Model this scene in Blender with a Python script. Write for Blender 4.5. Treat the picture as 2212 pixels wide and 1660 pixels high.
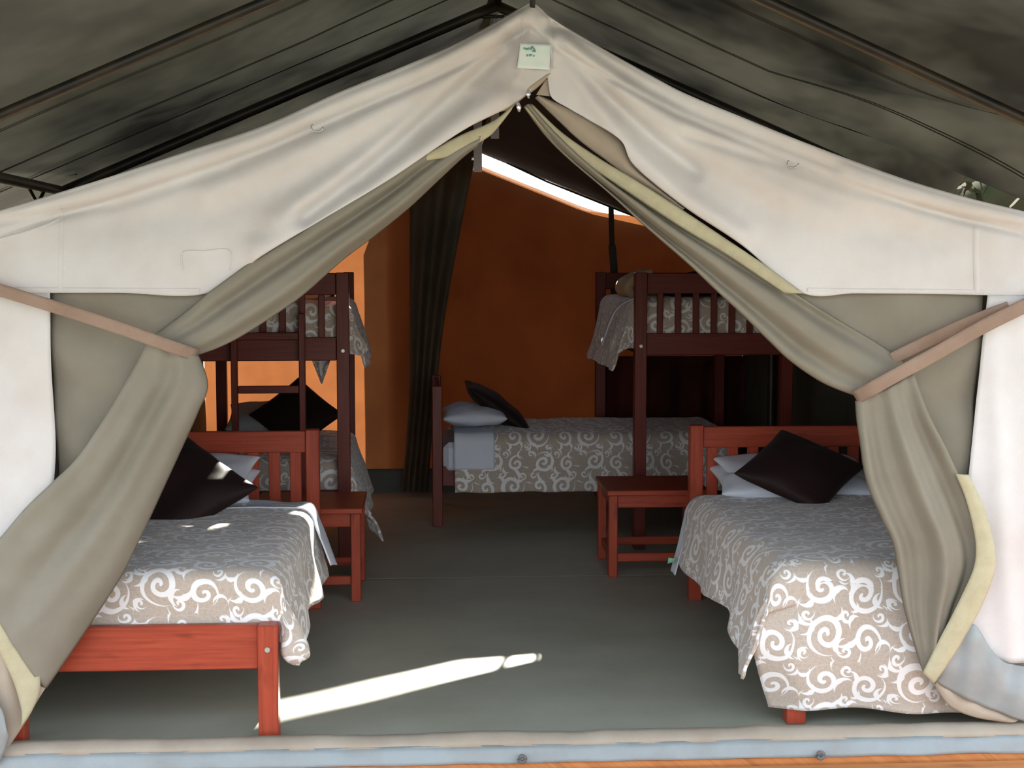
import bpy, math, random
from mathutils import Vector, Matrix, noise
random.seed(7)
PI = math.pi
C = bpy.context.scene.collection
for o in list(bpy.data.objects):
    bpy.data.objects.remove(o, do_unlink=True)

# ------------------------------------------------------------------ camera, sky, sun, exposure
FPX, IW, IH = 3025.0, 2212, 1660
CAM = Vector((0, 0, 1.655))
YAW, PITCH = math.atan(180 / FPX), math.atan(245 / FPX)
cam = bpy.data.cameras.new('camera'); camo = bpy.data.objects.new('camera', cam); C.objects.link(camo)
cam.sensor_width = 36; cam.lens = 36 * FPX / IW; cam.clip_end = 400
camo.location = CAM; camo.rotation_euler = (PI / 2 - PITCH, 0, -YAW)
sc = bpy.context.scene; sc.camera = camo
vs = sc.view_settings
vs.view_transform = 'Standard'; vs.look = 'None'; vs.gamma = 1; vs.use_curve_mapping = False
vs.exposure = 0.95
wd = bpy.data.worlds.new('sky'); sc.world = wd; wd.use_nodes = True
nt = wd.node_tree; nt.nodes.clear()
wo = nt.nodes.new('ShaderNodeOutputWorld'); wb = nt.nodes.new('ShaderNodeBackground')
tc = nt.nodes.new('ShaderNodeTexCoord'); sx = nt.nodes.new('ShaderNodeSeparateXYZ'); cr = nt.nodes.new('ShaderNodeValToRGB')
nt.links.new(tc.outputs['Generated'], sx.inputs[0]); nt.links.new(sx.outputs['Z'], cr.inputs[0])
cr.color_ramp.elements[0].position = 0.0; cr.color_ramp.elements[0].color = (0.98, 0.97, 0.97, 1)
cr.color_ramp.elements[1].position = 0.7; cr.color_ramp.elements[1].color = (0.62, 0.80, 1.0, 1)
nt.links.new(cr.outputs[0], wb.inputs[0]); wb.inputs[1].default_value = 1.8
nt.links.new(wb.outputs[0], wo.inputs[0])
SUNV = Vector((0.51, 2.23, 1.0)).normalized()
sl = bpy.data.lights.new('sun', 'SUN'); sl.energy = 20; sl.angle = math.radians(0.53); sl.color = (1.0, 0.93, 0.80)
so = bpy.data.objects.new('sun', sl); C.objects.link(so)
so.rotation_euler = SUNV.to_track_quat('Z', 'Y').to_euler()
so.location = SUNV * 30

# ------------------------------------------------------------------ pixel -> world at a given depth plane
Fv = Vector((math.sin(YAW) * math.cos(PITCH), math.cos(YAW) * math.cos(PITCH), -math.sin(PITCH)))
Rv = Vector((math.cos(YAW), -math.sin(YAW), 0)); Uv = Rv.cross(Fv)
def ray(px, py): return Fv * FPX + Rv * (px - IW / 2) + Uv * (IH / 2 - py)
def at(px, py, y):
    d = ray(px, py); return CAM + d * ((y - CAM.y) / d.y)
def atz(px, py, z):
    d = ray(px, py); return CAM + d * ((z - CAM.z) / d.z)
def atx(px, py, x):
    d = ray(px, py); return CAM + d * ((x - CAM.x) / d.x)
def nz(x, y, z=0, s=1.0): return noise.noise(Vector((x * s, y * s, z)))

# ------------------------------------------------------------------ materials
class NT:
    def __init__(s, name):
        s.m = bpy.data.materials.new(name); s.m.use_nodes = True; s.t = s.m.node_tree
        s.t.nodes.clear(); s.out = s.n('ShaderNodeOutputMaterial')
    def n(s, typ, **kw):
        x = s.t.nodes.new(typ)
        for k, v in kw.items(): setattr(x, k, v)
        return x
    def l(s, a, b): s.t.links.new(a, b)
    def math(s, op, a, b=None, c=None, clamp=False):
        x = s.n('ShaderNodeMath', operation=op); x.use_clamp = clamp
        for i, v in enumerate((a, b, c)):
            if v is None: continue
            if isinstance(v, (int, float)): x.inputs[i].default_value = v
            else: s.l(v, x.inputs[i])
        return x.outputs[0]
    def noise(s, scale, vec=None, detail=3, rough=0.5):
        x = s.n('ShaderNodeTexNoise'); x.inputs['Scale'].default_value = scale
        x.inputs['Detail'].default_value = detail; x.inputs['Roughness'].default_value = rough
        if vec is not None: s.l(vec, x.inputs['Vector'])
        return x.outputs['Fac']
    def mix(s, fac, a, b):
        x = s.n('ShaderNodeMix', data_type='RGBA')
        if isinstance(fac, (int, float)): x.inputs[0].default_value = fac
        else: s.l(fac, x.inputs[0])
        for i, v in ((6, a), (7, b)):
            if isinstance(v, tuple): x.inputs[i].default_value = (*v, 1)
            else: s.l(v, x.inputs[i])
        return x.outputs[2]
    def ramp(s, fac, lo, hi):
        x = s.n('ShaderNodeMapRange'); s.l(fac, x.inputs[0]); x.inputs[1].default_value = lo; x.inputs[2].default_value = hi
        return x.outputs[0]
    def bump(s, h, strength, dist):
        b = s.n('ShaderNodeBump'); b.inputs['Strength'].default_value = strength; b.inputs['Distance'].default_value = dist
        s.l(h, b.inputs['Height']); return b.outputs[0]
    def vec(s, kind='Object', scale=None):
        t = s.n('ShaderNodeTexCoord').outputs[kind]
        if scale:
            mp = s.n('ShaderNodeMapping'); mp.inputs['Scale'].default_value = scale; s.l(t, mp.inputs[0]); t = mp.outputs[0]
        return t
    def principled(s, col, rough, bump=None, spec=0.5, sheen=0, metal=0):
        p = s.n('ShaderNodeBsdfPrincipled')
        if isinstance(col, tuple): p.inputs['Base Color'].default_value = (*col, 1)
        else: s.l(col, p.inputs['Base Color'])
        if isinstance(rough, (int, float)): p.inputs['Roughness'].default_value = rough
        else: s.l(rough, p.inputs['Roughness'])
        p.inputs['Specular IOR Level'].default_value = spec; p.inputs['Metallic'].default_value = metal
        p.inputs['Sheen Weight'].default_value = sheen
        if bump is not None: s.l(bump, p.inputs['Normal'])
        return p.outputs[0]
    def end(s, sh): s.l(sh, s.out.inputs[0]); return s.m

def fabric(name, col, stain=None, trans=None, amount=0.0, weave=0.25, rough=0.9, stain_scale=2.5, spec=0.15, sheen=0.0):
    t = NT(name); v = t.vec('Object')
    stain = stain or tuple(c * 0.85 for c in col)
    f = t.ramp(t.noise(stain_scale, v, 4, .6), .38, .66)
    c = t.mix(f, col, stain)
    c = t.mix(t.math('MULTIPLY', t.noise(160, v, 2), 0.25), c, tuple(x * .75 for x in col))
    b = t.bump(t.math('ADD', t.noise(420, v, 1), t.math('MULTIPLY', t.noise(14, v, 4, .6), 2.2)), weave, 0.003)
    p = t.principled(c, rough, b, spec=spec, sheen=sheen)
    if trans:
        tr = t.n('ShaderNodeBsdfTranslucent'); t.l(t.mix(f, trans, tuple(x * .72 for x in trans)), tr.inputs[0])
        if amount >= 0:
            ms = t.n('ShaderNodeMixShader'); ms.inputs[0].default_value = amount
            t.l(p, ms.inputs[1]); t.l(tr.outputs[0], ms.inputs[2]); p = ms.outputs[0]
    return t.end(p)

def wood(name, col, dark, rough=0.38, sx=3.0, sy=55.0):
    t = NT(name); uv = t.vec('UV', (sx, sy, 1))
    g = t.noise(1.0, uv, 6, .65)
    uv2 = t.vec('UV', (sx * 2.2, sy * 3, 1)); g2 = t.noise(1.0, uv2, 3, .6)
    uv3 = t.vec('UV', (5.0, 16.0, 1)); k = t.ramp(t.noise(1.0, uv3, 2, .5), .62, .75)
    c = t.mix(t.ramp(g, .35, .68), col, dark)
    c = t.mix(t.math('MULTIPLY', g2, .35), c, tuple(x * 1.35 for x in col))
    c = t.mix(t.math('MULTIPLY', k, .55), c, tuple(x * .55 for x in dark))
    r = t.math('MULTIPLY_ADD', g, .2, rough - .08)
    return t.end(t.principled(c, r, t.bump(g, .12, .002), spec=.25))

def quilt_mat(name, base, light):
    t = NT(name); uv = t.vec('UV'); P = 0.33
    # gentle warp so that no two scrolls are quite alike
    nv = t.n('ShaderNodeTexNoise'); nv.inputs['Scale'].default_value = 5.5; nv.inputs['Detail'].default_value = 1
    t.l(uv, nv.inputs['Vector'])
    sub = t.n('ShaderNodeVectorMath', operation='SUBTRACT'); t.l(nv.outputs['Color'], sub.inputs[0]); sub.inputs[1].default_value = (.5, .5, .5)
    scl = t.n('ShaderNodeVectorMath', operation='SCALE'); t.l(sub.outputs[0], scl.inputs[0]); scl.inputs['Scale'].default_value = .045
    add = t.n('ShaderNodeVectorMath', operation='ADD'); t.l(uv, add.inputs[0]); t.l(scl.outputs[0], add.inputs[1])
    s = t.n('ShaderNodeSeparateXYZ'); t.l(add.outputs[0], s.inputs[0])
    u = t.math('DIVIDE', s.outputs[0], P); v = t.math('DIVIDE', s.outputs[1], P)
    fu = t.math('FLOOR', u); v = t.math('MULTIPLY_ADD', fu, .5, v)      # half drop repeat
    cu = t.math('FRACT', u); cv = t.math('FRACT', v)
    cb = t.n('ShaderNodeCombineXYZ'); t.l(cu, cb.inputs[0]); t.l(cv, cb.inputs[1]); q = cb.outputs[0]
    acc = None
    def place(x, y, R, rot, flip):
        a = rot; ca, sa = math.cos(a), math.sin(a)
        mp = t.n('ShaderNodeMapping'); mp.inputs['Scale'].default_value = (1 / R, flip / R, 0); mp.inputs['Rotation'].default_value = (0, 0, a)
        X, Y = x / R, flip * y / R
        mp.inputs['Location'].default_value = (-(ca * X - sa * Y), -(sa * X + ca * Y), 0)
        t.l(q, mp.inputs[0])
        sp = t.n('ShaderNodeSeparateXYZ'); t.l(mp.outputs[0], sp.inputs[0])
        ln = t.n('ShaderNodeVectorMath', operation='LENGTH'); t.l(mp.outputs[0], ln.inputs[0])
        th = t.math('DIVIDE', t.math('ARCTAN2', sp.outputs[1], sp.outputs[0]), 2 * PI)
        return ln.outputs['Value'], th
    def merge(d):
        nonlocal acc
        acc = d if acc is None else t.math('MAXIMUM', acc, d)
    def spiral(x, y, R, rot, flip=1, N=1.7, w=.13):
        r, th = place(x, y, R, rot, flip)
        sv = t.math('SUBTRACT', t.math('MULTIPLY', r, N), th)
        k = t.math('ROUND', sv)
        d = t.math('DIVIDE', t.math('ABSOLUTE', t.math('SUBTRACT', sv, k)), N)
        tt = t.math('ADD', k, th)
        tail = t.math('MULTIPLY', t.math('SUBTRACT', N, tt), 2.2, clamp=True)
        wd_ = t.math('MULTIPLY', t.math('MULTIPLY_ADD', r, .35, .75), w)
        merge(t.math('MULTIPLY', t.math('SUBTRACT', t.math('MULTIPLY', tail, wd_), d), R))
    def crescent(x, y, R, rot, flip=1, half=.3, w=.2):
        r, th = place(x, y, R, rot, flip)
        ww = t.math('MULTIPLY', t.math('SUBTRACT', 1.0, t.math('DIVIDE', t.math('ABSOLUTE', th), half)), w)
        merge(t.math('MULTIPLY', t.math('SUBTRACT', ww, t.math('ABSOLUTE', t.math('SUBTRACT', r, 1.0))), R))
    spiral(.30, .30, .235, .4, 1, 1.9, .145)
    spiral(.74, .22, .175, 2.6, -1, 1.6, .175)
    spiral(.76, .70, .22, 4.0, 1, 1.8, .15)
    spiral(.27, .78, .185, 5.4, -1, 1.6, .175)
    spiral(.52, .50, .10, 1.0, 1, 1.3, .24)
    crescent(.52, .08, .16, 1.4, 1, .28, .22)
    crescent(.52, .93, .17, -1.8, 1, .26, .22)
    crescent(.11, .55, .13, 2.6, 1, .28, .26)
    crescent(.92, .46, .11, .3, 1, .28, .28)
    crescent(.08, .08, .07, 3.6, 1, .3, .4)
    crescent(.92, .92, .07, .6, 1, .3, .4)
    crescent(.50, .66, .12, 2.2, -1, .22, .3)
    crescent(.50, .30, .13, 5.2, -1, .2, .3)
    crescent(.92, .12, .075, 4.6, 1, .3, .36)
    crescent(.07, .92, .07, 1.6, 1, .3, .4)
    crescent(.50, .17, .09, 3.3, 1, .25, .42)
    crescent(.04, .40, .10, 5.9, -1, .25, .34)
    crescent(.96, .62, .08, 3.0, 1, .25, .4)
    crescent(.55, .80, .08, .2, -1, .25, .42)
    crescent(.08, .70, .08, 1.0, 1, .26, .4)
    spiral(.50, .11, .085, 4.2, -1, 1.3, .24)
    spiral(.085, .53, .075, .5, 1, 1.2, .26)
    spiral(.52, .885, .085, 2.2, 1, 1.3, .24)
    spiral(.915, .45, .075, 3.6, -1, 1.2, .26)
    spiral(.075, .10, .065, 1.5, 1, 1.2, .28)
    spiral(.93, .93, .06, 5.0, -1, 1.2, .28)
    crescent(.38, .55, .09, .9, 1, .24, .36); crescent(.63, .40, .08, 4.0, 1, .24, .4)
    crescent(.62, .60, .07, 5.5, -1, .24, .42)
    f = t.ramp(acc, -.002, .005)
    col = t.mix(f, base, light)
    fine = t.noise(260, uv, 2)
    h = t.math('ADD', t.math('MULTIPLY', f, .6), t.math('MULTIPLY', fine, .4))
    r = t.math('MULTIPLY_ADD', f, -.3, .72)
    return t.end(t.principled(col, r, t.bump(h, .35, .002), spec=.45, sheen=.3))

M = {}
M['white'] = fabric('cream_canvas', (.645, .64, .64), (.555, .515, .49), (.50, .46, .42), .05, weave=.2, stain_scale=1.9)
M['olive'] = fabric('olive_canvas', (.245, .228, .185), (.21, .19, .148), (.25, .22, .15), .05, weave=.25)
M['hem'] = fabric('yellow_hem_webbing', (.46, .43, .29), (.40, .36, .24), weave=.5, stain_scale=14)
M['strap'] = fabric('pinkish_webbing', (.31, .225, .175), (.26, .18, .135), weave=.6, stain_scale=6)
M['tan'] = fabric('tan_canvas', (.40, .34, .27), (.31, .25, .19), weave=.3)
M['pale'] = fabric('pale_blue_groundsheet', (.28, .315, .32), (.24, .25, .245), rough=.5, spec=.5, stain_scale=5)
M['fly'] = None
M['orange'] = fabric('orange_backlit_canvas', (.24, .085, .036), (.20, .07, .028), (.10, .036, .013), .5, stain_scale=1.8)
M['inner'] = fabric('brown_inner_canvas', (.085, .055, .04), (.065, .042, .03), (.05, .02, .01), .1)
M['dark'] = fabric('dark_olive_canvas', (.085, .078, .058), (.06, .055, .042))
M['mid_olive'] = fabric('mid_olive_canvas', (.15, .125, .085), (.11, .09, .06), (.10, .06, .03), .25)  # dark olive cloth of the partition curtain
M['maroon'] = fabric('dark_maroon_cloth', (.085, .020, .014), (.03, .010, .008))
M['skirt'] = fabric('grey_green_groundsheet_skirt', (.10, .105, .09), rough=.6, spec=.4)
M['linen'] = fabric('white_linen', (.72, .76, .84), (.66, .70, .80), weave=.1, stain_scale=3)
M['cream'] = fabric('beige_linen', (.62, .47, .30), (.52, .37, .22), weave=.15)
M['grey_linen'] = fabric('grey_linen', (.45, .45, .46), weave=.15)
M['cushion'] = fabric('dark_brown_satin', (.022, .0095, .0095), (.015, .007, .007), rough=.6, spec=.2, sheen=.03, weave=.1)
M['grey_web'] = fabric('grey_webbing', (.17, .155, .15), weave=.5)
M['ladder_green'] = fabric('green_label_cloth', (.25, .55, .38))
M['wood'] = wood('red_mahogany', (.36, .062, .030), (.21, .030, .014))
M['shaded_wood'] = wood('shaded_mahogany', (.15, .026, .016), (.085, .013, .009))  # darker copy of the mahogany; dim light deep inside is put into its colour
M['deck'] = wood('orange_deck_timber', (.55, .215, .07), (.40, .13, .04), rough=.5, sx=1.5, sy=30)
t = NT('grey_steel'); M['steel'] = t.end(t.principled((.45, .47, .46), .4, metal=.8))
t = NT('black_steel_tube'); M['tube'] = t.end(t.principled(t.mix(t.ramp(t.noise(9, t.vec()), .4, .7), (.008, .008, .008), (.03, .022, .012)), .45, spec=.4))
t = NT('ochre_timber_pole'); M['pole'] = t.end(t.principled(t.mix(t.ramp(t.noise(6, t.vec()), .4, .7), (.085, .058, .02), (.05, .032, .014)), .6))
t = NT('chrome_zip'); M['chrome'] = t.end(t.principled((.75, .76, .82), .25, metal=.7))
t = NT('white_label'); v = t.vec()
M['label'] = t.end(t.principled(t.mix(t.ramp(t.noise(26, v, 2), .4, .7), (.66, .72, .69), (.56, .70, .64)), .8))
t = NT('green_ink'); M['ink'] = t.end(t.principled((.16, .34, .28), .9))
# flysheet: coated dark green cloth
t = NT('dark_green_flysheet'); v = t.vec()
f = t.ramp(t.noise(1.1, t.vec('Object', (1, .7, 1)), 4, .6), .36, .66)
c = t.mix(f, (.042, .042, .032), (.085, .078, .058))
c = t.mix(t.math('MULTIPLY', t.noise(60, v, 2), .3), c, (.05, .05, .036))
p = t.principled(c, .5, t.bump(t.noise(3.0, v, 3), .4, .03), spec=.35)
tr = t.n('ShaderNodeBsdfTranslucent'); t.l(t.mix(f, (.0028, .0027, .0024), (.027, .025, .018)), tr.inputs[0])
ms = t.n('ShaderNodeMixShader'); ms.inputs[0].default_value = .45
t.l(p, ms.inputs[1]); t.l(tr.outputs[0], ms.inputs[2]); M['fly'] = t.end(ms.outputs[0])
M['annexe'] = fabric('thin_pale_canvas', (.5, .42, .34), (.45, .37, .29), (.24, .14, .095), .35)
# groundsheet floor
t = NT('olive_grey_groundsheet'); v = t.vec()
c = t.mix(t.ramp(t.noise(1.8, v, 5, .6), .35, .7), (.39, .39, .31), (.325, .32, .245))
c = t.mix(t.math('MULTIPLY', t.ramp(t.noise(38, v, 4, .7), .55, .75), .35), c, (.26, .25, .21))
M['floor'] = t.end(t.principled(c, t.math('MULTIPLY_ADD', t.noise(5, v), .25, .38), t.bump(t.noise(1.7, v, 3, .5), .25, .03), spec=.45))
t = NT('dry_ground'); v = t.vec()
c = t.mix(t.noise(.8, v, 5, .65), (.33, .28, .21), (.24, .22, .16))
M['ground'] = t.end(t.principled(c, .95, t.bump(t.noise(9, v, 5), .6, .05), spec=.1))
t = NT('dark_leaf'); M['leaf'] = t.end(t.principled(t.mix(t.noise(2.5, t.vec(), 2), (.02, .035, .012), (.045, .022, .012)), .95, spec=.03))
M['quilt'] = quilt_mat('scroll_damask_quilt', (.42, .345, .28), (.76, .75, .75))

# ------------------------------------------------------------------ mesh builder
class MB:
    def __init__(s): s.v = []; s.f = []; s.uv = []; s.sm = []
    def face(s, idx, uvs, smooth=False): s.f.append(idx); s.uv.append(uvs); s.sm.append(smooth)
    def box(s, c, size, bev=.004, rot=None):
        hx, hy, hz = (max(a, 1e-4) / 2 for a in size); b = min(bev, hx * .45, hy * .45, hz * .45)
        h = (hx, hy, hz); la = max(range(3), key=lambda i: h[i]); oa = [i for i in range(3) if i != la]
        off = random.random() * 10; base = len(s.v); ids = {}; loc = []
        for sx_ in (-1, 1):
            for sy_ in (-1, 1):
                for sz_ in (-1, 1):
                    sg = (sx_, sy_, sz_)
                    for a in range(3):
                        p = [sg[i] * (h[i] if i == a else h[i] - b) for i in range(3)]
                        ids[(sg, a)] = len(loc); loc.append(p)
        R = rot.to_3x3() if rot is not None else None
        for p in loc:
            q = Vector(p)
            if R: q = R @ q
            s.v.append(tuple(q + Vector(c)))
        def uvof(i):
            p = loc[i]; return (p[la] + off, p[oa[0]] + p[oa[1]] * 1.3 + off)
        def quad(keys, want):
            ii = [ids[k] for k in keys]; P = [Vector(loc[i]) for i in ii]
            n = (P[1] - P[0]).cross(P[2] - P[0])
            if n.dot(Vector(want)) < 0: ii.reverse()
            s.face([base + i for i in ii], [uvof(i) for i in ii])
        for a in range(3):
            o1, o2 = [i for i in range(3) if i != a]
            for d in (-1, 1):
                ks = []
                for e, g in ((-1, -1), (1, -1), (1, 1), (-1, 1)):
                    sg = [0, 0, 0]; sg[a] = d; sg[o1] = e; sg[o2] = g; ks.append((tuple(sg), a))
                w = [0, 0, 0]; w[a] = d; quad(ks, w)
        for a in range(3):
            o1, o2 = [i for i in range(3) if i != a]
            for e in (-1, 1):
                for g in (-1, 1):
                    s1 = [0, 0, 0]; s1[o1] = e; s1[o2] = g; lo = list(s1); lo[a] = -1; hi = list(s1); hi[a] = 1
                    quad([(tuple(lo), o1), (tuple(hi), o1), (tuple(hi), o2), (tuple(lo), o2)], s1)
        for sg in [(x, y, z) for x in (-1, 1) for y in (-1, 1) for z in (-1, 1)]:
            quad([(sg, 0), (sg, 1), (sg, 2)], sg)
        return s
    def grid(s, P, UV=None, smooth=True, closeu=False):
        n = len(P); m = len(P[0]); base = len(s.v)
        for r in P:
            for p in r: s.v.append(tuple(p))
        for i in range(n - 1):
            for j in range(m if closeu else m - 1):
                j2 = (j + 1) % m
                q = [(i, j), (i + 1, j), (i + 1, j2), (i, j2)]
                uv = [UV[a][b] for a, b in q] if UV else [(a / n, b / m) for a, b in q]
                s.face([base + a * m + b for a, b in q], uv, smooth)
        return s
    def tube(s, path, r, k=8, cap=True):
        path = [Vector(p) for p in path]; rows = []
        if not isinstance(r, (list, tuple)):     # short segments only
            q_ = [path[0]]
            for a, b in zip(path, path[1:]):
                m_ = max(1, int((b - a).length / .12)); q_ += [a.lerp(b, (i + 1) / m_) for i in range(m_)]
            path = q_
        for i, p in enumerate(path):
            d = (path[min(i + 1, len(path) - 1)] - path[max(i - 1, 0)]).normalized()
            a = d.cross(Vector((0, 0, 1)));
            if a.length < .05: a = d.cross(Vector((1, 0, 0)))
            a.normalize(); b = d.cross(a)
            rr = r[i] if isinstance(r, (list, tuple)) else r
            rows.append([p + (a * math.cos(2 * PI * j / k) + b * math.sin(2 * PI * j / k)) * rr for j in range(k)])
        b0 = len(s.v); s.grid(rows, closeu=True)
        if cap:
            n = len(rows)
            s.face([b0 + j for j in range(k)], [(0, 0)] * k); s.face([b0 + (n - 1) * k + j for j in reversed(range(k))], [(0, 0)] * k)
        return s
    def build(s, name, mat, parent=None, loc=None, rotz=None, solid=0):
        me = bpy.data.meshes.new(name); me.from_pydata(s.v, [], s.f); me.validate(clean_customdata=False)
        if len(me.polygons) == len(s.f):
            uvl = me.uv_layers.new(name='UVMap'); flat = []
            for u in s.uv:
                for a in u: flat += [a[0], a[1]]
            if len(flat) == 2 * len(me.loops): uvl.data.foreach_set('uv', flat)
            me.polygons.foreach_set('use_smooth', s.sm)
        me.materials.append(mat); me.update()
        o = bpy.data.objects.new(name, me); C.objects.link(o)
        if parent is not None: o.parent = parent
        if loc is not None: o.location = loc
        if rotz is not None: o.rotation_euler = (0, 0, rotz)
        if solid:
            md = o.modifiers.new('thickness', 'SOLIDIFY'); md.thickness = solid; md.offset = 0
        return o

def tag(o, label=None, cat=None, group=None, kind=None):
    if label: o['label'] = label
    if cat: o['category'] = cat
    if group: o['group'] = group
    if kind: o['kind'] = kind
    return o
def thing(name, label, cat, loc=(0, 0, 0), rotz=0, group=None):
    o = bpy.data.objects.new(name, None); C.objects.link(o); o.empty_display_size = .1
    o.location = loc; o.rotation_euler = (0, 0, rotz); return tag(o, label, cat, group)
def struct(name, mb, mat, label=None, solid=0):
    o = mb.build(name, mat, solid=solid); o['kind'] = 'structure'
    if label: o['label'] = label
    return o
def copy_tree(o, parent=None):
    c = o.copy(); C.objects.link(c)
    if parent is not None: c.parent = parent
    for ch in list(o.children): copy_tree(ch, c)
    return c
def spl(pts, n):
    """Catmull-Rom through pts, n samples, even in parameter"""
    pts = [Vector(p) for p in pts]; k = len(pts) - 1; out = []
    for i in range(n):
        t_ = i / (n - 1) * k; a = min(int(t_), k - 1); f_ = t_ - a
        p0 = pts[max(a - 1, 0)]; p1 = pts[a]; p2 = pts[a + 1]; p3 = pts[min(a + 2, k)]
        out.append(.5 * ((2 * p1) + (-p0 + p2) * f_ + (2 * p0 - 5 * p1 + 4 * p2 - p3) * f_ ** 2 + (-p0 + 3 * p1 - 3 * p2 + p3) * f_ ** 3))
    return out
def arclen(pts, n):
    d = [0]
    for a, b in zip(pts, pts[1:]): d.append(d[-1] + (Vector(b) - Vector(a)).length)
    fine = spl(pts, 200); L = [0]
    for a, b in zip(fine, fine[1:]): L.append(L[-1] + (b - a).length)
    out = []; j = 0
    for i in range(n):
        t_ = L[-1] * i / (n - 1)
        while j < len(L) - 2 and L[j + 1] < t_: j += 1
        f_ = (t_ - L[j]) / max(L[j + 1] - L[j], 1e-9); out.append(fine[j].lerp(fine[j + 1], min(1, f_)))
    return out
def sheet(A, B, y, nu, nt_, disp=None, arc=True, y2=None):
    """cloth between two edge curves given as photo points on the plane Y=y; disp(u,t,px,py) pushes towards the porch"""
    a = (arclen if arc else spl)([(*p, 0) for p in A], nt_); b = (arclen if arc else spl)([(*p, 0) for p in B], nt_)
    P = []; UV = []
    for i in range(nt_):
        row = []; ru = []; t_ = i / (nt_ - 1)
        for j in range(nu):
            u = j / (nu - 1); q = a[i].lerp(b[i], u)
            yy = y if y2 is None else y + (y2 - y) * t_
            p = at(q.x, q.y, yy)
            if disp:
                d = disp(u, t_, q.x, q.y)
                if isinstance(d, tuple): p = p + Vector(d)
                else: p = p + Vector((0, -d, 0))
            row.append(p); ru.append((p.x, p.z))
        P.append(row); UV.append(ru)
    return MB().grid(P, UV)
def segdist(px, py, pl):
    best = 1e9
    for (x0, y0), (x1, y1) in zip(pl, pl[1:]):
        dx, dy = x1 - x0, y1 - y0; t_ = max(0, min(1, ((px - x0) * dx + (py - y0) * dy) / (dx * dx + dy * dy + 1e-9)))
        best = min(best, math.hypot(px - x0 - t_ * dx, py - y0 - t_ * dy))
    return best

# ------------------------------------------------------------------ setting: ground, deck, floor, walls, roofs
F = 4.80                      # front wall plane
BK = 10.5                     # back wall plane
RX = at(1150, 10, F).x        # ridge
XL, XR = RX - 2.02, RX + 2.02
RZ = at(1150, 10, F).z - .01
EZ = RZ - .395 * 2.02
def ztop(x):
    pts = ZT
    for (x0, z0), (x1, z1) in zip(pts, pts[1:]):
        if x0 <= x <= x1: return z0 + (z1 - z0) * (x - x0) / (x1 - x0)
    return pts[0][1] if x < pts[0][0] else pts[-1][1]
def roofz(x): return RZ - .395 * abs(x - RX)
mb = MB()
G = [[(x, y, -.42 + .05 * nz(x, y, 0, .4)) for x in [i * 4 - 60 for i in range(31)]] for y in [j * 4 - 60 for j in range(31)]]
struct('ground', mb.grid(G), M['ground'], 'dry bare ground around the tent platform')
mb = MB()
NX, NY = 60, 80
mb.grid([[(XL + (XR - XL) * i / NX, F - .02 + (BK - .06 - F) * j / NY, .004 * nz(XL + 4 * i / NX, 6 * j / NY, 3, 2.2)) for i in range(NX + 1)] for j in range(NY + 1)])
floor = struct('floor', mb, M['floor'], 'olive grey vinyl groundsheet floor of the tent')
for yy in (7.46,):
    MB().grid([[(XL + .05 + (XR - XL - .1) * i / 40, yy + d + .006 * nz(i, 0, 0, .3), .0050 if abs(d) < .01 else .003) for d in (-.014, -.006, .006, .014)] for i in range(41)]).build('floor_seam', M['floor'], floor)
# timber platform under the tent
dk = bpy.data.objects.new('floor_deck', None); C.objects.link(dk); dk['kind'] = 'structure'; dk['label'] = 'orange stained timber platform in front of the tent'
for i in range(9):
    y0 = F - .17 - i * .145
    MB().box((RX, y0, -.085), (5.4, .138, .04), .005).build('plank', M['deck'], dk)
MB().box((RX, F + 2.7, -.10), (4.3, 5.55, .12), .01).build('platform', M['deck'], dk)
for x in (-1.9, -.4, 1.1, 2.6):
    MB().box((x, F - .75, -.26), (.1, 1.4, .31), .006).build('bearer', M['deck'], dk)

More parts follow.
